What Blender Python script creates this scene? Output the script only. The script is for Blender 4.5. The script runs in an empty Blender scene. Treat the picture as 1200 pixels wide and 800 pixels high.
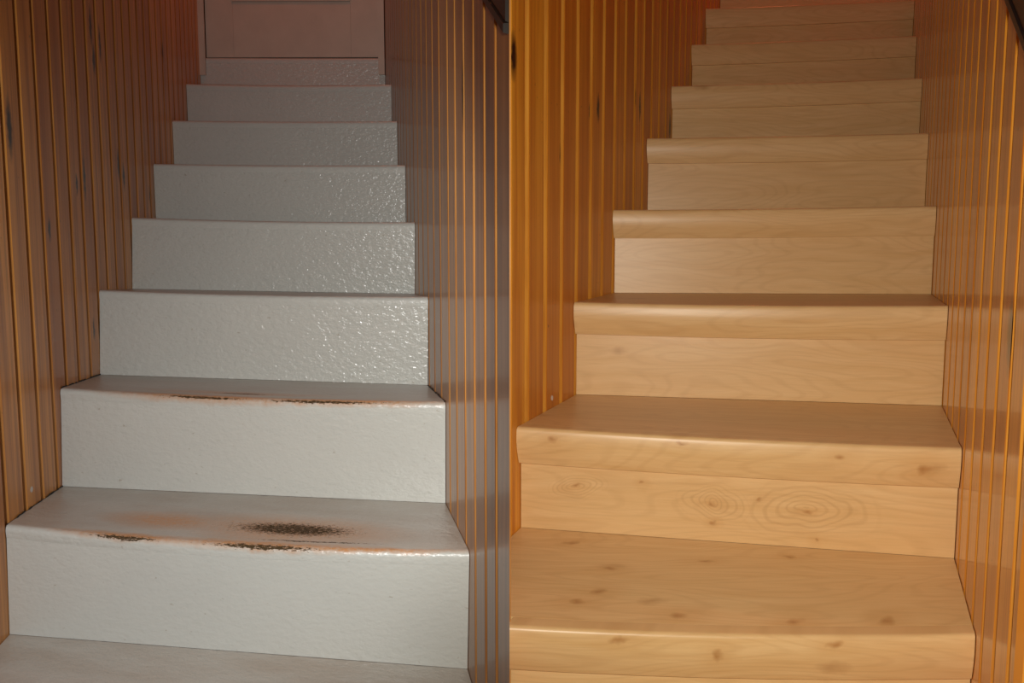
import bpy, math, random
from mathutils import Vector
random.seed(7)
scene = bpy.context.scene
COL = scene.collection

# ------------------------------------------------------------------ camera
FL = 0.83                       # camera height above the landing floor
PITCH = 0.09311
cd = bpy.data.cameras.new('camera')
cam = bpy.data.objects.new('camera', cd)
COL.objects.link(cam)
cd.sensor_fit = 'HORIZONTAL'
cd.sensor_width = 36.0
cd.lens = 36.0 * 900.0 / 1200.0
cd.clip_start = 0.02
cam.location = (0, 0, FL)
cam.rotation_euler = (math.pi / 2 - PITCH, 0, 0)
scene.camera = cam

# ------------------------------------------------------------------ world, lights, exposure
world = bpy.data.worlds.new('world')
scene.world = world
world.use_nodes = True
bg = world.node_tree.nodes['Background']
bg.inputs[0].default_value = (1.0, 0.62, 0.42, 1)
bg.inputs[1].default_value = 0.02


def lamp(name, loc, power, color, radius, kind='POINT', target=None, cone=1.2, blend=0.6):
    l = bpy.data.lights.new(name, kind)
    l.energy = power
    l.color = color
    l.shadow_soft_size = radius
    o = bpy.data.objects.new(name, l)
    COL.objects.link(o)
    o.location = loc
    if kind == 'SPOT':
        l.spot_size = cone
        l.spot_blend = blend
        o.rotation_euler = (Vector(target) - Vector(loc)).to_track_quat('-Z', 'Y').to_euler()
    return o


# two flash heads on the landing, one turned to each flight
lamp('flash_light_right', (0.03, -0.02, FL + 0.07), 47.0, (1.0, 0.93, 0.80), 0.025, 'SPOT', (0.75, 1.7, FL - 0.05), math.radians(122), 1.0)
lamp('flash_light_left', (-0.50, 0.30, FL + 0.07), 29.0, (1.0, 1.0, 0.97), 0.025, 'SPOT', (-0.60, 1.7, FL - 0.14), math.radians(84), 0.5)
# dim warm bulbs under the ceiling at the two stairheads
lamp('stairhead_bulb', (-0.70, 2.75, 2.85), 6.0, (1.0, 0.25, 0.10), 0.05)
lamp('stairhead_bulb_right', (1.25, 3.3, 2.85), 10.0, (1.0, 0.22, 0.08), 0.05)

vs = scene.view_settings
vs.view_transform = 'Standard'
vs.look = 'None'
vs.gamma = 1.0
vs.use_curve_mapping = False
vs.exposure = 0.0

# ------------------------------------------------------------------ node helpers


def new_mat(name):
    m = bpy.data.materials.new(name)
    m.use_nodes = True
    nt = m.node_tree
    return m, nt, nt.nodes['Principled BSDF']


def N(nt, t, **kw):
    n = nt.nodes.new(t)
    for k, v in kw.items():
        setattr(n, k, v)
    return n


def mapping(nt, src, scale, loc=(0, 0, 0)):
    m = N(nt, 'ShaderNodeMapping')
    m.inputs['Scale'].default_value = scale
    m.inputs['Location'].default_value = loc
    nt.links.new(src, m.inputs['Vector'])
    return m.outputs[0]


def noise(nt, vec, scale=1.0, detail=4.0, rough=0.55, dist=0.0):
    n = N(nt, 'ShaderNodeTexNoise')
    n.inputs['Scale'].default_value = scale
    n.inputs['Detail'].default_value = detail
    n.inputs['Roughness'].default_value = rough
    n.inputs['Distortion'].default_value = dist
    nt.links.new(vec, n.inputs['Vector'])
    return n.outputs['Fac']


def remap(nt, v, a, b, c=0.0, d=1.0):
    m = N(nt, 'ShaderNodeMapRange')
    m.clamp = True
    for i, x in zip((1, 2, 3, 4), (a, b, c, d)):
        m.inputs[i].default_value = x
    nt.links.new(v, m.inputs[0])
    return m.outputs[0]


def mth(nt, op, a, b=0.0):
    m = N(nt, 'ShaderNodeMath', operation=op)
    for i, x in enumerate((a, b)):
        if isinstance(x, (int, float)):
            m.inputs[i].default_value = x
        else:
            nt.links.new(x, m.inputs[i])
    return m.outputs[0]


def mix(nt, fac, a, b):
    m = N(nt, 'ShaderNodeMix', data_type='RGBA')
    for i, x in ((0, fac), (6, a), (7, b)):
        if isinstance(x, (int, float)):
            m.inputs[i].default_value = x
        elif isinstance(x, tuple):
            m.inputs[i].default_value = (x[0], x[1], x[2], 1)
        else:
            nt.links.new(x, m.inputs[i])
    return m.outputs[2]


def uv_out(nt):
    return N(nt, 'ShaderNodeUVMap', uv_map='metres').outputs[0]


def spots(nt, vec, lst, soft=0.5):
    """elliptic marks (cx, cy, rx, ry), joined by max -> 0..1 mask"""
    acc = None
    for (cx, cy, rx, ry) in lst:
        m = N(nt, 'ShaderNodeMapping', vector_type='TEXTURE')
        m.inputs['Location'].default_value = (cx, cy, 0)
        m.inputs['Scale'].default_value = (rx, ry, 1)
        nt.links.new(vec, m.inputs['Vector'])
        le = N(nt, 'ShaderNodeVectorMath', operation='LENGTH')
        nt.links.new(m.outputs[0], le.inputs[0])
        v = remap(nt, le.outputs['Value'], 1.0 + soft, 1.0 - soft)
        acc = v if acc is None else mth(nt, 'MAXIMUM', acc, v)
    return acc


def warp(nt, vec, amount, scale):
    """vec + (noise-0.5)*amount"""
    n = N(nt, 'ShaderNodeTexNoise')
    n.inputs['Scale'].default_value = scale
    nt.links.new(vec, n.inputs['Vector'])
    s = N(nt, 'ShaderNodeVectorMath', operation='SUBTRACT')
    nt.links.new(n.outputs['Color'], s.inputs[0])
    s.inputs[1].default_value = (0.5, 0.5, 0.5)
    k = N(nt, 'ShaderNodeVectorMath', operation='SCALE')
    nt.links.new(s.outputs[0], k.inputs[0])
    k.inputs['Scale'].default_value = amount
    a = N(nt, 'ShaderNodeVectorMath', operation='ADD')
    nt.links.new(vec, a.inputs[0])
    nt.links.new(k.outputs[0], a.inputs[1])
    return a.outputs[0]


def shifted(nt, vec, amount):
    """offset by the object's random number, so no two boards carry the same grain"""
    oi = N(nt, 'ShaderNodeObjectInfo')
    c = N(nt, 'ShaderNodeCombineXYZ')
    r = mth(nt, 'MULTIPLY', oi.outputs['Random'], amount)
    nt.links.new(r, c.inputs[0])
    nt.links.new(r, c.inputs[1])
    nt.links.new(r, c.inputs[2])
    a = N(nt, 'ShaderNodeVectorMath', operation='ADD')
    nt.links.new(vec, a.inputs[0])
    nt.links.new(c.outputs[0], a.inputs[1])
    return a.outputs[0], oi.outputs['Random']


def bump(nt, bsdf, h, strength, dist):
    b = N(nt, 'ShaderNodeBump')
    b.inputs['Strength'].default_value = strength
    b.inputs['Distance'].default_value = dist
    nt.links.new(h, b.inputs['Height'])
    nt.links.new(b.outputs[0], bsdf.inputs['Normal'])


# ------------------------------------------------------------------ materials
def wall_wood(name, light, dark, red, knots, rough=0.3, coat=0.7, fleck=None):
    m, nt, b = new_mat(name)
    uv = uv_out(nt)
    sv, rnd = shifted(nt, uv, 37.0)
    g = noise(nt, mapping(nt, warp(nt, sv, 0.012, 3.0), (75, 1.6, 1)), 1.0, 5, 0.6)
    g2 = noise(nt, mapping(nt, sv, (260, 6, 1)), 1.0, 3, 0.6)
    big = noise(nt, mapping(nt, sv, (9, 0.7, 1)), 1.0, 2, 0.5)
    c = mix(nt, remap(nt, g, 0.38, 0.62), light, dark)
    c = mix(nt, remap(nt, big, 0.5, 0.75, 0, 0.6), c, red)
    c = mix(nt, remap(nt, rnd, 0.1, 1.0, 0.0, 0.6), c, red)
    c = mix(nt, remap(nt, g2, 0.55, 0.75, 0, 0.35), c, dark)
    # small pin marks in the varnish
    sp = noise(nt, mapping(nt, sv, (160, 90, 1)), 1.0, 1, 0.5)
    c = mix(nt, remap(nt, sp, 0.76, 0.82, 0, 0.6), c, (0.05, 0.02, 0.008))
    if knots:
        k = spots(nt, warp(nt, uv, 0.012, 60.0), knots, 0.45)
        c = mix(nt, k, c, (0.018, 0.007, 0.004))
    if fleck:
        c = mix(nt, spots(nt, warp(nt, uv, 0.006, 90.0), fleck, 0.2), c, (0.75, 0.73, 0.7))
    nt.links.new(c, b.inputs['Base Color'])
    b.inputs['Roughness'].default_value = rough
    b.inputs['Specular IOR Level'].default_value = 0.5
    b.inputs['Coat Weight'].default_value = coat
    b.inputs['Coat Roughness'].default_value = 0.10
    bump(nt, b, g, 0.08, 0.002)
    return m


def groove_wood(name, col, col2):
    m, nt, b = new_mat(name)
    uv = uv_out(nt)
    g = noise(nt, mapping(nt, uv, (120, 5, 1)), 1.0, 4, 0.6)
    nt.links.new(mix(nt, remap(nt, g, 0.35, 0.7), col, col2), b.inputs['Base Color'])
    b.inputs['Roughness'].default_value = 0.35
    return m


KL = [(1.546, 1.08, .010, .045), (1.71, .911, .006, .02), (2.056, 1.329, .010, .03), (2.042, 1.403, .009, .04),
      (2.11, 1.379, .007, .04), (2.225, 1.104, .011, .035), (2.269, 1.079, .009, .03), (1.942, 1.039, .007, .045),
      (1.888, 1.018, .006, .02), (2.8, 1.548, .014, .03), (2.553, 1.058, .012, .03), (1.955, .693, .006, .022)]
KRL = [(1.117, 1.159, .010, .03), (1.33, 1.036, .007, .017), (1.547, 1.16, .008, .024), (1.492, 1.143, .006, .014),
       (1.832, 1.243, .010, .03), (1.881, 1.226, .008, .028), (1.664, .866, .007, .024), (2.215, 1.234, .012, .028)]
KLR = [(1.197, 1.105, .006, .05)]
KRR = [(.961, .76, .016, .035)]
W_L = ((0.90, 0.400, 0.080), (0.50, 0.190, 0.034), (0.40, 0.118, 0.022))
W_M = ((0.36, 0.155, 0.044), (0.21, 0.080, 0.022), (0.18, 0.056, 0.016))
W_R = ((0.90, 0.400, 0.032), (0.60, 0.205, 0.015), (0.45, 0.112, 0.010))
wood_ll = wall_wood('varnished_pine_left', *W_L, KL, rough=0.38, coat=0.15, fleck=[(1.549, .425, .006, .005)])
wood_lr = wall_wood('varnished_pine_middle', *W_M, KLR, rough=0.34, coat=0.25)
wood_rl = wall_wood('amber_pine_middle', *W_R, KRL, rough=0.38, coat=0.15, fleck=[(1.29, .598, .006, .005)])
wood_rr = wall_wood('amber_pine_right', *W_R, KRR, rough=0.30, coat=0.6)
groove_l = groove_wood('pine_groove', (0.56, 0.27, 0.075), (0.38, 0.15, 0.035))
groove_r = groove_wood('amber_groove', (0.70, 0.32, 0.045), (0.5, 0.18, 0.02))
groove_rr = groove_r


def paint(name, tread=False, halo=None, bare=None, halo_str=0.95, lumpy=0.75):
    m, nt, b = new_mat(name)
    uv = uv_out(nt)
    sv, rnd = shifted(nt, uv, 23.0)
    c = mix(nt, noise(nt, sv, 6.0, 3), (0.53, 0.55, 0.53), (0.59, 0.61, 0.585))
    sp = noise(nt, mapping(nt, sv, (70, 90, 1)), 1.0, 2, 0.6)
    c = mix(nt, remap(nt, sp, 0.70, 0.78, 0, 0.55), c, (0.30, 0.25, 0.18))
    if tread:
        st = noise(nt, mapping(nt, sv, (5, 12, 1)), 1.0, 4, 0.6)
        sx = N(nt, 'ShaderNodeSeparateXYZ')
        nt.links.new(uv, sx.inputs[0])
        worn = remap(nt, sx.outputs[1], 0.000, 0.014)          # trodden dirt stops at the rounded edge
        c = mix(nt, mth(nt, 'MULTIPLY', remap(nt, st, 0.35, 0.8, 0.45, 0.95), worn), c, (0.37, 0.30, 0.245))
    if halo:
        hv = warp(nt, uv, 0.014, 30.0)
        h = spots(nt, hv, halo, 0.6)
        hn = noise(nt, mapping(nt, uv, (130, 160, 1)), 1.0, 3, 0.7)
        h = mth(nt, 'MULTIPLY', h, remap(nt, hn, 0.25, 0.6, 0.35, halo_str))
        c = mix(nt, h, c, (0.52, 0.24, 0.085))
    if bare:
        bv = warp(nt, uv, 0.006, 60.0)
        k = spots(nt, bv, bare, 0.55)
        kn = noise(nt, mapping(nt, uv, (130, 420, 1)), 1.0, 3, 0.75)
        k = remap(nt, mth(nt, 'ADD', mth(nt, 'MULTIPLY', k, 0.38), kn), 0.76, 0.82)
        c = mix(nt, k, c, (0.070, 0.045, 0.022))
    nt.links.new(c, b.inputs['Base Color'])
    b.inputs['Roughness'].default_value = 0.19 if not tread else 0.33
    b.inputs['Specular IOR Level'].default_value = 0.75
    if bare:                                   # bare wood is dull
        nt.links.new(remap(nt, k, 0, 1, 0.33, 0.85), b.inputs['Roughness'])
        nt.links.new(remap(nt, k, 0, 1, 0.75, 0.15), b.inputs['Specular IOR Level'])
    h1 = noise(nt, mapping(nt, sv, (75, 100, 75)), 1.0, 2, 0.5)
    h2 = noise(nt, mapping(nt, sv, (160, 190, 160)), 1.0, 2, 0.6)
    bump(nt, b, mth(nt, 'ADD', h1, mth(nt, 'MULTIPLY', h2, 0.35)), lumpy if not tread else 0.4, 0.004)
    return m


paint_riser = paint('grey_white_paint')
paint_smooth = paint('grey_white_paint_smooth', lumpy=0.28)
paint_mid = paint('grey_white_paint_slightly_lumpy', lumpy=0.5)
paint_tread = paint('grey_white_paint_trodden', True)
paint_t0 = paint('grey_white_paint_worn_through', True,
                 halo=[(-.10, .088, .140, .055), (-.32, .097, .085, .035), (-.14, .010, .15, .012),
                       (-.36, .009, .10, .010), (.02, .006, .12, .006)],
                 bare=[(-.095, .088, .112, .036), (-.14, .003, .095, .006), (-.368, .003, .060, .005), (-.06, .030, .10, .003)])
paint_t1 = paint('grey_white_paint_worn_edge', True,
                 halo=[(-.27, .008, .17, .014), (-.02, .006, .17, .010), (-.22, .06, .14, .02)],
                 bare=[(-.28, .003, .09, .004), (-.05, .002, .12, .004), (-.21, .055, .06, .006)])


def maple(name, knots=None, rings=None):
    m, nt, b = new_mat(name)
    uv = uv_out(nt)
    sv, rnd = shifted(nt, uv, 41.0)
    w = warp(nt, sv, 0.035, 7.0)
    if rings:
        pass
    g = noise(nt, mapping(nt, w, (5, 75, 1)), 1.0, 5, 0.6)
    fine = noise(nt, mapping(nt, sv, (18, 420, 1)), 1.0, 3, 0.6)
    # cathedral figure: contour lines of a stretched smooth field
    fld = noise(nt, mapping(nt, sv, (2.6, 13, 1)), 1.0, 1.0, 0.4)
    cont = mth(nt, 'SINE', mth(nt, 'MULTIPLY', fld, 110.0))
    big = noise(nt, mapping(nt, sv, (2.0, 7, 1)), 1.0, 2, 0.5)
    c = mix(nt, remap(nt, g, 0.3, 0.75), (0.80, 0.555, 0.275), (0.70, 0.445, 0.19))
    c = mix(nt, remap(nt, big, 0.35, 0.75, 0.0, 0.45), c, (0.72, 0.44, 0.185))
    c = mix(nt, remap(nt, cont, 0.3, 1.0, 0.0, 0.16), c, (0.50, 0.28, 0.11))
    c = mix(nt, remap(nt, fine, 0.5, 0.75, 0.0, 0.25), c, (0.50, 0.30, 0.12))
    # scattered little brown flecks
    v = N(nt, 'ShaderNodeTexVoronoi')
    v.inputs['Scale'].default_value = 1.0
    nt.links.new(mapping(nt, warp(nt, sv, 0.02, 40.0), (5.5, 11, 1)), v.inputs['Vector'])
    c = mix(nt, remap(nt, v.outputs['Distance'], 0.13, 0.02, 0.0, 0.45), c, (0.36, 0.16, 0.05))
    if knots:
        kv = warp(nt, uv, 0.02, 45.0)
        k = spots(nt, kv, [(x, y, rx * .55, ry * .5) for x, y, rx, ry in knots], 0.9)
        c = mix(nt, mth(nt, 'MULTIPLY', k, 0.75), c, (0.33, 0.135, 0.035))
        k2 = spots(nt, kv, [(x, y, rx * 2.0, ry * 1.6) for x, y, rx, ry in knots], 1.0)
        c = mix(nt, mth(nt, 'MULTIPLY', k2, 0.35), c, (0.56, 0.29, 0.09))
    if rings:
        for (x, y, rx, ry) in rings:
            mp = N(nt, 'ShaderNodeMapping', vector_type='TEXTURE')
            mp.inputs['Location'].default_value = (x, y, 0)
            mp.inputs['Scale'].default_value = (rx, ry, 1)
            nt.links.new(warp(nt, uv, 0.055, 11.0), mp.inputs['Vector'])
            le = N(nt, 'ShaderNodeVectorMath', operation='LENGTH')
            nt.links.new(mp.outputs[0], le.inputs[0])
            s = mth(nt, 'SINE', mth(nt, 'MULTIPLY', mth(nt, 'POWER', le.outputs['Value'], 0.75), 38.0))
            f = mth(nt, 'MULTIPLY', remap(nt, s, 0.1, 1.0, 0, 0.24), remap(nt, le.outputs['Value'], 1.15, 0.7))
            c = mix(nt, f, c, (0.42, 0.22, 0.08))
    nt.links.new(c, b.inputs['Base Color'])
    b.inputs['Roughness'].default_value = 0.38
    b.inputs['Specular IOR Level'].default_value = 0.5
    bump(nt, b, mth(nt, 'ADD', g, fine), 0.10, 0.0008)
    return m


maple_std = maple('maple_laminate')
maple_t0 = maple('maple_laminate_knotty_tread',
                 [(-.394, .270, .014, .008), (-.314, .183, .011, .008), (-.309, .110, .012, .012), (-.328, .078, .012, .008),
                  (-.194, .049, .013, .010), (-.19, .212, .014, .006), (-.052, .040, .011, .014), (.056, .042, .010, .016),
                  (-.073, .230, .012, .005)])
maple_n1 = maple('maple_laminate_knotty_nosing',
                 [(-.434, .557, .008, .008), (-.234, .562, .010, .004), (-.007, .55, .009, .008), (.105, .538, .010, .012)])
maple_r0 = maple('maple_laminate_swirled_riser',
                 [(-.401, .48, .008, .004), (-.298, .487, .005, .004), (-.191, .461, .008, .005), (-.121, .472, .006, .004),
                  (-.189, .429, .005, .004), (-.053, .458, .007, .004), (-.037, .413, .005, .004)],
                 [(-.053, .458, .10, .045), (-.191, .461, .05, .028), (-.401, .476, .045, .025)])
maple_n0 = maple('maple_laminate_knotty_front_nosing',
                 [(-.256, .362, .012, .006), (-.139, .347, .008, .009), (-.005, .364, .010, .006)])


def plain(name, col, rough=0.5, spec=0.5):
    m, nt, b = new_mat(name)
    tc = N(nt, 'ShaderNodeTexCoord')
    n = noise(nt, tc.outputs['Object'], 14.0, 4)
    d = tuple(x * 0.8 for x in col)
    nt.links.new(mix(nt, n, col, d), b.inputs['Base Color'])
    b.inputs['Roughness'].default_value = rough
    b.inputs['Specular IOR Level'].default_value = spec
    return m


rail_dark = plain('dark_stained_rail', (0.016, 0.010, 0.008), 0.4)
backing_m = plain('wall_backing', (0.10, 0.045, 0.02), 0.7)
floor_m = plain('landing_floor_paint', (0.42, 0.40, 0.37), 0.45)
ceil_m = plain('ceiling_boards', (0.09, 0.05, 0.032), 0.6)
door_m = plain('door_cream_paint', (0.60, 0.53, 0.46), 0.4)
plain_wood = plain('landing_wall_wood', (0.22, 0.10, 0.04), 0.5)
gap_m = plain('dark_joint_filler', (0.03, 0.025, 0.02), 0.8)

# ------------------------------------------------------------------ mesh helpers


def link_mesh(name, verts, faces, uvs, mats, parent=None, fmat=None, smooth=35):
    me = bpy.data.meshes.new(name)
    me.from_pydata(verts, [], faces)
    uvl = me.uv_layers.new(name='metres')
    for p in me.polygons:
        for li in p.loop_indices:
            uvl.data[li].uv = uvs[me.loops[li].vertex_index]
    for m in mats:
        me.materials.append(m)
    if fmat:
        for p, i in zip(me.polygons, fmat):
            p.material_index = i
    me.update()
    # outward normals
    import bmesh
    bm = bmesh.new()
    bm.from_mesh(me)
    bmesh.ops.recalc_face_normals(bm, faces=bm.faces)
    bm.to_mesh(me)
    bm.free()
    if smooth:
        for p in me.polygons:
            p.use_smooth = True
        me.set_sharp_from_angle(angle=math.radians(smooth))
    o = bpy.data.objects.new(name, me)
    COL.objects.link(o)
    if parent:
        o.parent = parent
    return o


def tag(o, label=None, cat=None, group=None, kind=None):
    for k, v in (('label', label), ('category', cat), ('group', group), ('kind', kind)):
        if v:
            o[k] = v
    return o


def prism(name, poly, z0, z1, mat, parent=None):
    n = len(poly)
    v = [(x, y, z0) for x, y in poly] + [(x, y, z1) for x, y in poly]
    f = [tuple(range(n)), tuple(range(n, 2 * n))] + [(i, (i + 1) % n, n + (i + 1) % n, n + i) for i in range(n)]
    return link_mesh(name, v, f, [(p[0] + p[1], p[2]) for p in v], [mat], parent, smooth=0)


class Well:
    """a stairwell: yaw of its axis, half widths left and right of the viewer's line"""

    def __init__(self, a, wl, wr):
        self.a, self.wl, self.wr = a, wl, wr
        self.c, self.s = math.cos(a), math.sin(a)

    def xy(self, u, d):
        return (u * self.c + d * self.s, -u * self.s + d * self.c)

    def p(self, u, d, z):
        x, y = self.xy(u, d)
        return (x, y, z)


LW = Well(-0.2136, 0.5751, 0.1820)
RW = Well(0.41734, 0.4924, 0.1550)


def sweep(name, well, rings, mat, parent, uvmode, vv=None):
    """rings: list over columns; each ring is a closed list of (u, d, z). Capped at both ends"""
    n = len(rings[0])
    v, uvs, f = [], [], []
    for r in rings:
        for (u, d, z) in r:
            v.append(well.p(u, d, z))
            uvs.append((u, d) if uvmode == 'top' else (u, z))
    if vv:                                   # v given per point: the texture runs on over the rounded edge
        uvs = [(uvs[i * n + j][0], vv[i][j]) for i in range(len(rings)) for j in range(n)]
    for i in range(len(rings) - 1):
        for j in range(n):
            k = (j + 1) % n
            f.append((i * n + j, i * n + k, (i + 1) * n + k, (i + 1) * n + j))
    f.append(tuple(range(n)))
    f.append(tuple(range((len(rings) - 1) * n, len(rings) * n)))
    return link_mesh(name, v, f, uvs, [mat], parent)


def lerp(a, b, t):
    return a + (b - a) * t


# ------------------------------------------------------------------ setting: panelled walls
ZT = 3.0


def panelled(parent, O, t, n, dl, z0, z1, mats):
    """tongue-and-groove boards along direction t from O; n points into the room; dl: groove positions"""
    g, dep, fl = 0.006, 0.006, 0.002
    for d0, d1 in zip(dl[:-1], dl[1:]):
        prof = [(d0 + .0004, -.018), (d0 + .0004, -dep), (d0 + fl, -dep), (d0 + fl + g, -.0008), (d0 + fl + g + .0015, 0),
                (d1 - fl - g - .0015, 0), (d1 - fl - g, -.0008), (d1 - fl, -dep), (d1 - .0004, -dep), (d1 - .0004, -.018)]
        k = len(prof)
        v, uvs = [], []
        for z in (z0, z1):
            for d, w in prof:
                v.append((O[0] + t[0] * d + n[0] * w, O[1] + t[1] * d + n[1] * w, z))
                uvs.append((d, z))
        f = [(i, (i + 1) % k, k + (i + 1) % k, k + i) for i in range(k)] + [tuple(range(k)), tuple(range(k, 2 * k))]
        fm = [0, 1, 1, 0, 0, 0, 1, 1, 0, 0, 0, 0]
        link_mesh('board', v, f, uvs, mats, parent, fm, smooth=0)


def frange(a, b, s):
    o = []
    while a < b:
        o.append(a)
        a += s
    return o


def slab(well, u, side, d0, d1, th):
    """backing strip of the wall at u; side -1 = body lies at smaller u"""
    a = u + side * .019
    b = a + side * th
    return [well.xy(a, d0), well.xy(a, d1), well.xy(b, d1), well.xy(b, d0)]


tL = (LW.s, LW.c)
nL = (LW.c, -LW.s)
tR = (RW.s, RW.c)
nR = (RW.c, -RW.s)
DEND_L, DEND_R = 3.62, 4.15

wl = prism('wall_left', slab(LW, -LW.wl, -1, 0.15, DEND_L, .08), 0, ZT, backing_m)
tag(wl, 'knotty brown varnished pine board wall left of the painted stairs', kind='structure')
panelled(wl, LW.xy(-LW.wl, 0), tL, nL, [.15, .239] + frange(.319, DEND_L - .05, .08) + [DEND_L], 0, ZT, [wood_ll, groove_l])

wr = prism('wall_right', slab(RW, RW.wr, 1, 0.93, DEND_R, .08), 0, ZT, backing_m)
tag(wr, 'glossy amber pine board wall right of the maple stairs', kind='structure')
panelled(wr, RW.xy(RW.wr, 0), tR, (-nR[0], -nR[1]), frange(.946 - .0775 * 2, DEND_R - .05, .0775) + [DEND_R], 0, ZT,
         [wood_rr, groove_rr])

E2 = LW.xy(LW.wr, .853)          # near end of the partition, painted-stairs side
E1 = RW.xy(-RW.wl, 1.1007)       # where the maple-stairs side begins
back = [LW.xy(LW.wr + .019, 1.10), LW.xy(LW.wr + .019, DEND_L), RW.xy(-RW.wl - .019, DEND_R), RW.xy(-RW.wl - .019, 1.14)]
wm = prism('wall_middle', back, 0, ZT, backing_m)
tag(wm, 'wedge-shaped pine board partition between the two flights of stairs', kind='structure')
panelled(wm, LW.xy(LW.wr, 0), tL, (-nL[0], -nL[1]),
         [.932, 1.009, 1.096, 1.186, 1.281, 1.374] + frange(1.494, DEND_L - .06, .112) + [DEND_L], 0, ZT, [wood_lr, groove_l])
panelled(wm, RW.xy(-RW.wl, 0), tR, nR, [1.1007] + frange(1.171, DEND_R - .05, .0825) + [DEND_R], 0, ZT, [wood_rl, groove_r])
tv = Vector((E1[0] - E2[0], E1[1] - E2[1]))
ln = tv.length
tv.normalize()
panelled(wm, (E2[0], E2[1]), (tv.x, tv.y), (tv.y, -tv.x), [.205, ln / 2 + .1025, ln], 0, ZT, [wood_rl, groove_r])
# wedge-shaped corner board where the two faces of the partition meet
cp = [E2, LW.xy(LW.wr, .923), LW.xy(LW.wr + .006, .9315), LW.xy(LW.wr + .0185, .9315), LW.xy(LW.wr + .0185, 1.05),
      (E2[0] + tv.x * .2045, E2[1] + tv.y * .2045)]
k = len(cp)
cv = [(x, y, z) for z in (0, ZT) for x, y in cp]
cu = [(x + y, z) for x, y, z in cv]
cf = [(i, (i + 1) % k, k + (i + 1) % k, k + i) for i in range(k)] + [tuple(range(k)), tuple(range(k, 2 * k))]
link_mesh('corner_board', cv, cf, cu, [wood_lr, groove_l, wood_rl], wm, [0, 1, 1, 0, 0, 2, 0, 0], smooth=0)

# landing behind and below the camera, ceiling
fl = prism('floor', [(-1.2, -1.7), (1.75, -1.7), (3.0, 4.6), (-2.2, 4.6)], -.05, 0, floor_m)
tag(fl, 'grey painted landing floor at the foot of both flights', kind='structure')
ce = prism('ceiling', [(-1.2, -1.7), (1.75, -1.7), (3.0, 4.6), (-2.2, 4.6)], ZT, ZT + .05, ceil_m)
tag(ce, 'dark board ceiling over the stairwells', kind='structure')
xa, ya = LW.xy(-LW.wl, .15)
wb = prism('wall_landing_left', [(xa - .12, ya), (xa - .02, ya), (xa - .02, -1.6), (xa - .12, -1.6)], 0, ZT, plain_wood)
tag(wb, 'plain wood wall beside the landing on the left', kind='structure')
xb, yb = RW.xy(RW.wr, .7905)
wb = prism('wall_landing_right', [(xb + .03, yb + .019), (1.6, yb + .019), (1.6, yb + .1), (xb + .2, yb + .1)], 0, ZT, plain_wood)
tag(wb, 'amber pine board wall facing the landing beside the maple stairs', kind='structure')
panelled(wb, (xb + .0008, yb), (1, 0), (0, -1), frange(0.0, 1.05, .08), 0, ZT, [wood_rr, groove_rr])
wb = prism('wall_landing_side', [(1.6, yb + .1), (1.7, yb + .1), (1.7, -1.6), (1.6, -1.6)], 0, ZT, plain_wood)
tag(wb, 'plain wood wall at the far right of the landing', kind='structure')
wb = prism('wall_back', [(-1.0, -1.6), (1.7, -1.6), (1.7, -1.68), (-1.0, -1.68)], 0, ZT, plain_wood)
tag(wb, 'plain wood wall behind the landing', kind='structure')

# ------------------------------------------------------------------ painted staircase
GAP = .0008


def empty(name, loc):
    o = bpy.data.objects.new(name, None)
    COL.objects.link(o)
    o.location = loc
    return o


def adopt(o, parent):
    o.parent = parent
    o.matrix_parent_inverse = parent.matrix_basis.inverted()
    return o


# per step: nosing (left depth, left height, right depth, right height), back of the tread the same
PN = {-1: (1.150, -.625, .900, -.645), 0: (1.429, -.434, 1.150, -.438), 1: (1.717, -.242, 1.428, -.249), 2: (2.004, -.048, 1.723, -.060),
      3: (2.325, .145, 2.031, .124), 4: (2.606, .329, 2.330, .310), 5: (2.912, .517, 2.651, .497), 6: (3.190, .705, 2.938, .682),
      7: (3.505, .8830, 3.335, .8800)}
PB = {-1: (1.420, -.623, 1.176, -.643), 0: (1.700, -.442, 1.442, -.449), 1: (1.981, -.249, 1.748, -.264), 2: (2.301, -.053, 2.056, -.064)}
for k in range(3, 7):
    PB[k] = (PN[k + 1][0], PN[k][1] + .002, PN[k + 1][2], PN[k][3] + .002)
PB[7] = (3.56, .8830, 3.39, .8800)
SAG = {-1: .004, 0: .010, 1: .006, 2: .004, 3: .004, 4: .003, 5: .003, 6: .005, 7: .001}
NC = 16
st = empty('painted_staircase', LW.p(-.2, 1.2, 0))
tag(st, 'grey-white painted staircase with bare worn patches on its lower treads', 'staircase')
TH = .022


def cols(well, gap=GAP):
    return [(i / NC, lerp(-well.wl + gap, well.wr - gap, i / NC)) for i in range(NC + 1)]


for k in range(-1, 8):
    rings, vv = [], []
    for s, u in cols(LW):
        df, zf = lerp(PN[k][0], PN[k][2], s), lerp(PN[k][1], PN[k][3], s) + FL
        db, zb = lerp(PB[k][0], PB[k][2], s), lerp(PB[k][1], PB[k][3], s) + FL
        zf -= SAG[k] * 4 * s * (1 - s) * (1 + .0 * s)
        r = .011
        ring = [(u, db + .0, zb), (u, lerp(df, db, .6), lerp(zf, zb, .6)), (u, lerp(df, db, .25), lerp(zf, zb, .25))]
        for q in range(6):
            an = math.pi / 2 * q / 5
            ring.append((u, df + r - r * math.sin(an), zf - r + r * math.cos(an)))
        ring += [(u, df + .0015, zf - TH), (u, db, zb - TH)]
        rings.append(ring)
        vv.append([p[1] - df for p in ring[:3]] + [r - r * math.pi / 2 * q / 5 for q in range(6)] + [r - r * math.pi / 2 - (TH - r), db - df])
    mt = {0: paint_t0, 1: paint_t1}.get(k, paint_tread)
    adopt(sweep('tread', LW, rings, mt, None, 'top', vv), st)
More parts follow.
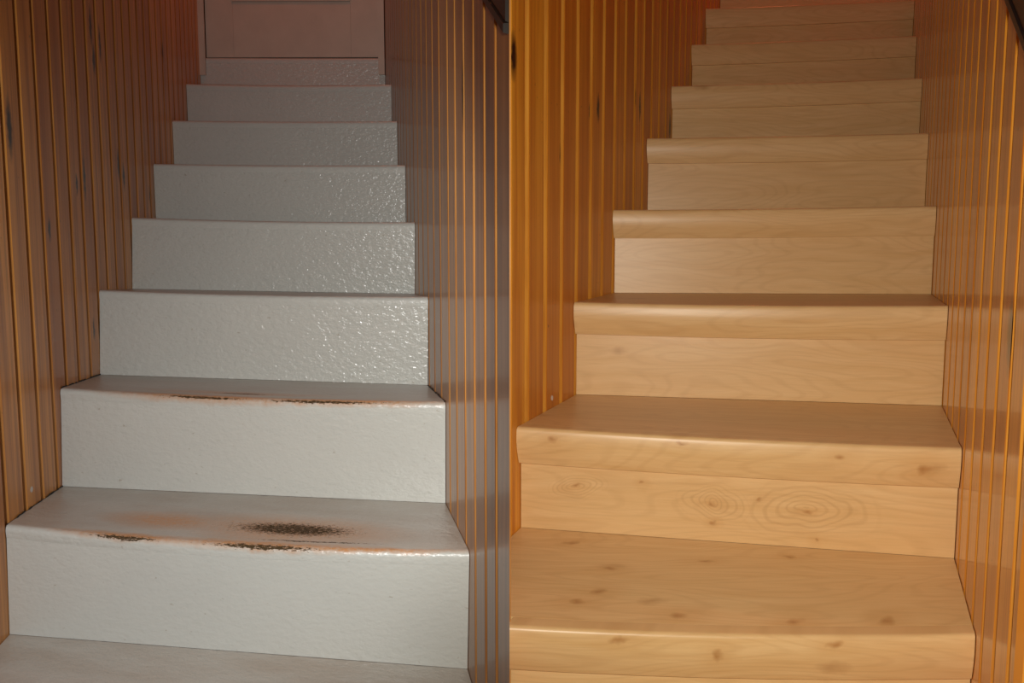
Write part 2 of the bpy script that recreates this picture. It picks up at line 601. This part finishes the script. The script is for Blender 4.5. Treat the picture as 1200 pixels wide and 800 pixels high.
for k in range(-1, 8):
    rings = []
    for s, u in cols(LW):
        df, zf = lerp(PN[k][0], PN[k][2], s) + .002, lerp(PN[k][1], PN[k][3], s) + FL - TH
        zf -= SAG[k] * 4 * s * (1 - s)
        if k == -1:
            db, zb = df, 0.001
        else:
            db, zb = lerp(PB[k - 1][0], PB[k - 1][2], s), lerp(PB[k - 1][1], PB[k - 1][3], s) + FL
            if k > 3:
                db, zb = df + .004, lerp(PN[k - 1][1], PN[k - 1][3], s) + FL + .004
        rings.append([(u, df, zf), (u, lerp(df, db, .5), lerp(zf, zb, .5)), (u, db, zb + .0005),
                      (u, max(db, df) + .02, zb + .0005), (u, max(db, df) + .02, zf)])
    adopt(sweep('riser', LW, rings, {-1: paint_smooth, 0: paint_smooth, 1: paint_mid}.get(k, paint_riser), None, 'face'), st)

# cracked dark filler along the joint between tread and wall
for k, side in ((0, 0), (1, 0), (1, 1)):
    u = (-LW.wl + .0012) if side == 0 else (LW.wr - .0012)
    sg = 1 if side == 0 else -1
    i0 = 2 * side
    v, n = [], 26
    for i in range(n + 1):
        t = i / n
        d = lerp(PN[k][i0] + .006, PB[k][i0], t)
        z = lerp(PN[k][i0 + 1], PB[k][i0 + 1], t) + FL
        wd = random.uniform(.0002, .0026)
        hh = random.choice((.0004, .0012, .0022, .003))
        v += [LW.p(u, d, z - .001), LW.p(u + sg * wd, d, z - .001), LW.p(u + sg * wd * .4, d, z + hh), LW.p(u, d, z + hh)]
    f = [(0, 1, 2, 3), tuple(4 * n + j for j in range(4))]
    for i in range(n):
        for j in range(4):
            f.append((4 * i + j, 4 * i + (j + 1) % 4, 4 * i + 4 + (j + 1) % 4, 4 * i + 4 + j))
    adopt(link_mesh('joint_filler', v, f, [(p[1], p[2]) for p in v], [gap_m], None, smooth=0), st)

# ------------------------------------------------------------------ maple staircase
RN = {-1: None, 0: (.857, -.452, 1.065, -.449), 1: (1.126, -.254, 1.276, -.260), 2: (1.402, -.062, 1.551, -.063), 3: (1.658, .132, 1.864, .135),
      4: (1.950, .332, 2.160, .333), 5: (2.221, .518, 2.477, .534), 6: (2.496, .703, 2.823, .741), 7: (2.727, .881, 3.046, .920),
      8: (3.00, 1.07, 3.32, 1.11), 9: (3.27, 1.26, 3.60, 1.30)}
RB = {0: (1.146, -.428, 1.296, -.433), 1: (1.422, -.245, 1.571, -.245), 2: (1.678, -.052, 1.884, -.053)}
for k in range(3, 9):
    RB[k] = (RN[k + 1][0] + .02, RN[k][1] + .002, RN[k + 1][2] + .02, RN[k][3] + .002)
RB[9] = (4.13, 1.27, 4.13, 1.31)
NH = .062
ms = empty('maple_staircase', RW.p(-.15, 1.0, 0))
tag(ms, 'honey-coloured maple laminate staircase with overhanging rounded nosings', 'staircase')


def ret_u(d):
    """u of the partition's near end (the line E2-E1 prolonged) at depth d in the maple well"""
    def ud(p):
        return (p[0] * RW.c - p[1] * RW.s, p[0] * RW.s + p[1] * RW.c)
    a, b = ud(E2), ud(E1)
    return lerp(a[0], b[0], (d - a[1]) / (b[1] - a[1]))


def left_u(d):
    return max(-RW.wl, ret_u(d)) - .005 if d < 1.085 else -RW.wl + GAP


U0 = -.384 - .006
UR = RW.wr - GAP


def nose_profile(df, zf, u):
    """rounded top edge, face bulging slightly and drawing back to its foot"""
    ring = [(u, df + .030, zf), (u, df + .008, zf)]
    for an in (20, 40, 60, 78):
        a = math.radians(an)
        ring.append((u, df + .008 - .007 * math.sin(a), zf - .007 + .007 * math.cos(a)))
    for t, o in ((.16, 0.0005), (.3, -.0002), (.42, .0001), (.54, .0014), (.66, .0032), (.78, .0056), (.9, .0084), (1.0, .011)):
        ring.append((u, df + o, zf - NH * t))
    ring += [(u, df + .019, zf - NH), (u, df + .019, zf - .018), (u, df + .030, zf - .018)]
    return ring


BOW = {0: .006, 1: .003, 2: .003, 3: .002, 4: .002, 5: .002, 6: .002, 7: .002, 8: 0, 9: 0}
for k in range(0, 10):
    n, b = RN[k], RB[k]

    def nd(u, k=k, n=n):
        ul = -.384 if k == 0 else -RW.wl
        s = (u - ul) / (RW.wr - ul)
        sg = BOW[k] * 4 * s * (1 - s)
        return lerp(n[0], n[2], s), lerp(n[1], n[3], s) + FL - sg

    def bd(u, b=b):
        s = (u + RW.wl) / (2 * 0 + RW.wr + RW.wl)
        return lerp(b[0], b[2], s), lerp(b[1], b[3], s) + FL
    ul = U0 if k == 0 else -RW.wl + GAP
    us = [lerp(ul, UR, i / NC) for i in range(NC + 1)]
    adopt(sweep('nosing', RW, [nose_profile(*nd(u), u) for u in us], {0: maple_n0, 1: maple_n1}.get(k, maple_std), None, 'face'), ms)
    # tread board: grid between the nosing and the riser behind, following the left boundary
    rows = 8
    v, uvs, f = [], [], []
    for lay in (0, -.016):
        for j in range(rows + 1):
            t = j / rows
            # left end of this row
            ulj = ul
            for _ in range(6):
                dl = lerp(nd(ulj)[0] + .0305, bd(ulj)[0], t)
                ulj = left_u(dl) if k == 0 else -RW.wl + GAP
            for i in range(NC + 1):
                u = lerp(ulj, UR, i / NC)
                dn, zn = nd(u)
                db, zb = bd(u)
                d = lerp(dn + .0305, db, t)
                v.append(RW.p(u, d, lerp(zn, zb, t) + lay))
                uvs.append((u, d - dn))
    w = NC + 1
    o = w * (rows + 1)
    for j in range(rows):
        for i in range(NC):
            q = (j * w + i, j * w + i + 1, (j + 1) * w + i + 1, (j + 1) * w + i)
            f.append(q)
            f.append(tuple(x + o for x in reversed(q)))
    edge = [i for i in range(w)] + [j * w + NC for j in range(1, rows + 1)] + [rows * w + i for i in range(NC - 1, -1, -1)] + \
           [j * w for j in range(rows - 1, 0, -1)]
    for a, c in zip(edge, edge[1:] + edge[:1]):
        f.append((a, c, c + o, a + o))
    adopt(link_mesh('tread', v, f, uvs, [{0: maple_t0}.get(k, maple_std)], None), ms)
    # riser under this nosing
    rings = []
    ru = us if k else [lerp(left_u(nd(ul)[0] + .02), UR, i / NC) for i in range(NC + 1)]
    for u in ru:
        dn, zn = nd(u)
        if k == 0:
            df, zb = dn + .02, .196
        else:
            s = (u + RW.wl) / (RW.wr + RW.wl)
            pb = RB[k - 1]
            df, zb = dn + .0195, lerp(pb[1], pb[3], s) + FL + .0005
        rings.append([(u, df, zn - .0185), (u, df, zb), (u, df + .010, zb), (u, df + .010, zn - .0185)])
    adopt(sweep('riser', RW, rings, {1: maple_r0}.get(k, maple_std), None, 'face'), ms)
# lowest step, below the picture
rl = ret_u(.80) + GAP
us = [lerp(-.36, UR, i / NC) for i in range(NC + 1)]


def low(u):
    s = (u + .36) / (UR + .36)
    return lerp(.60, .80, s)


adopt(sweep('nosing', RW, [nose_profile(low(u), .195, u) for u in us], maple_std, None, 'face'), ms)
adopt(sweep('tread', RW, [[(u, low(u) + .0305, .195), (u, low(u) + .285, .195), (u, low(u) + .285, .179), (u, low(u) + .0305, .179)] for u in us],
            maple_std, None, 'top'), ms)
adopt(sweep('riser', RW, [[(u, low(u) + .02, .176), (u, low(u) + .02, .001), (u, low(u) + .03, .001), (u, low(u) + .03, .176)] for u in us],
            maple_std, None, 'face'), ms)

# ------------------------------------------------------------------ door at the head of the painted stairs
A = Vector(LW.xy(-LW.wl, 3.505))
B = Vector(LW.xy(LW.wr, 3.335))
td = (B - A).normalized()
nd_ = Vector((td.y, -td.x))        # towards the viewer
if nd_.y > 0:
    nd_ = -nd_
wid = (B - A).length


def dbox(name, s0, s1, z0, z1, w0, w1, mat, parent):
    """box in the door's plane: s along, w proud towards the viewer"""
    P = [A + td * s + nd_ * w for s, w in ((s0, w0), (s1, w0), (s1, w1), (s0, w1))]
    o = prism(name, [(p.x, p.y) for p in P], z0, z1, mat)
    return adopt(o, parent) if parent else o


ZS = .8835 + FL
dr = empty('door_1', (*(A + td * wid / 2), ZS))
tag(dr, 'cream panelled door at the head of the painted stairs', kind='structure')
s0, s1 = .0275, wid - .0275
dbox('stile', s0, s0 + .115, ZS + .0005, ZS + 1.95, -.050, -.006, door_m, dr)
dbox('stile', s1 - .115, s1, ZS + .0005, ZS + 1.95, -.050, -.006, door_m, dr)
dbox('rail', s0 + .1155, s1 - .1155, ZS + .0005, ZS + .224, -.050, -.006, door_m, dr)
dbox('rail', s0 + .1155, s1 - .1155, ZS + 1.80, ZS + 1.95, -.050, -.006, door_m, dr)
dbox('panel', s0 + .1155, s1 - .1155, ZS + .225, ZS + 1.80, -.046, -.022, door_m, dr)
dbox('moulding', s0 + .1155, s1 - .1155, ZS + .225, ZS + .238, -.021, .001, door_m, dr)
dbox('moulding', s0 + .1155, s0 + .128, ZS + .239, ZS + 1.79, -.021, .001, door_m, dr)
dbox('moulding', s1 - .128, s1 - .1155, ZS + .239, ZS + 1.79, -.021, .001, door_m, dr)
for nm, a, b in (('trim_1', .001, .027), ('trim_2', wid - .027, wid - .001)):
    o = dbox(nm, a, b, ZS - .075, ZS + 1.97, .003, .011, door_m, None)
    tag(o, 'narrow cream door casing strip ' + ('left' if nm[-1] == '1' else 'right') + ' of the stairhead door', kind='structure')
P = [A + nd_ * -.06, B + nd_ * -.06, B + nd_ * -.12, A + nd_ * -.12]
o = prism('wall_stairhead', [(p.x, p.y) for p in P], FL + .86, ZT, plain_wood)
tag(o, 'wall around the door at the head of the painted stairs', kind='structure')
q = [RW.xy(-RW.wl, 4.16), RW.xy(RW.wr, 4.16), RW.xy(RW.wr, 4.24), RW.xy(-RW.wl, 4.24)]
o = prism('wall_stairhead_right', q, 0, ZT, plain_wood)
tag(o, 'dark wood wall at the head of the maple stairs', kind='structure')

# ------------------------------------------------------------------ flat dark handrails on the right-hand walls


def rail(well, u, d0, z0, slope, d1, label):
    r = empty('handrail', well.p(u, d0, z0))

    def bar(name, zo0, zo1, w0, w1):
        v = []
        for d in (d0, d1):
            z = z0 + (d - d0) * slope
            v += [well.p(u - w0, d, z + zo0), well.p(u - w1, d, z + zo0 + .001), well.p(u - w1, d, z + zo1 - .001), well.p(u - w0, d, z + zo1)]
        f = [(0, 1, 2, 3), (4, 5, 6, 7)] + [(i, (i + 1) % 4, 4 + (i + 1) % 4, 4 + i) for i in range(4)]
        adopt(link_mesh(name, v, f, [(p[1], p[2]) for p in v], [rail_dark], None, smooth=0), r)
    bar('lower_lip', 0, .012, .0005, .007)
    bar('rail_board', .0125, .062, .0005, .0045)
    bar('upper_lip', .0625, .075, .0005, .007)
    tag(r, label, 'handrail')


rail(LW, LW.wr, .8535, 1.088, .60, 3.2, 'flat dark handrail climbing the partition wall above the painted stairs')
rail(RW, RW.wr, .80, 1.08 - (.987 - .80) * .66, .66, 3.4, 'flat dark handrail on the right wall above the maple stairs')
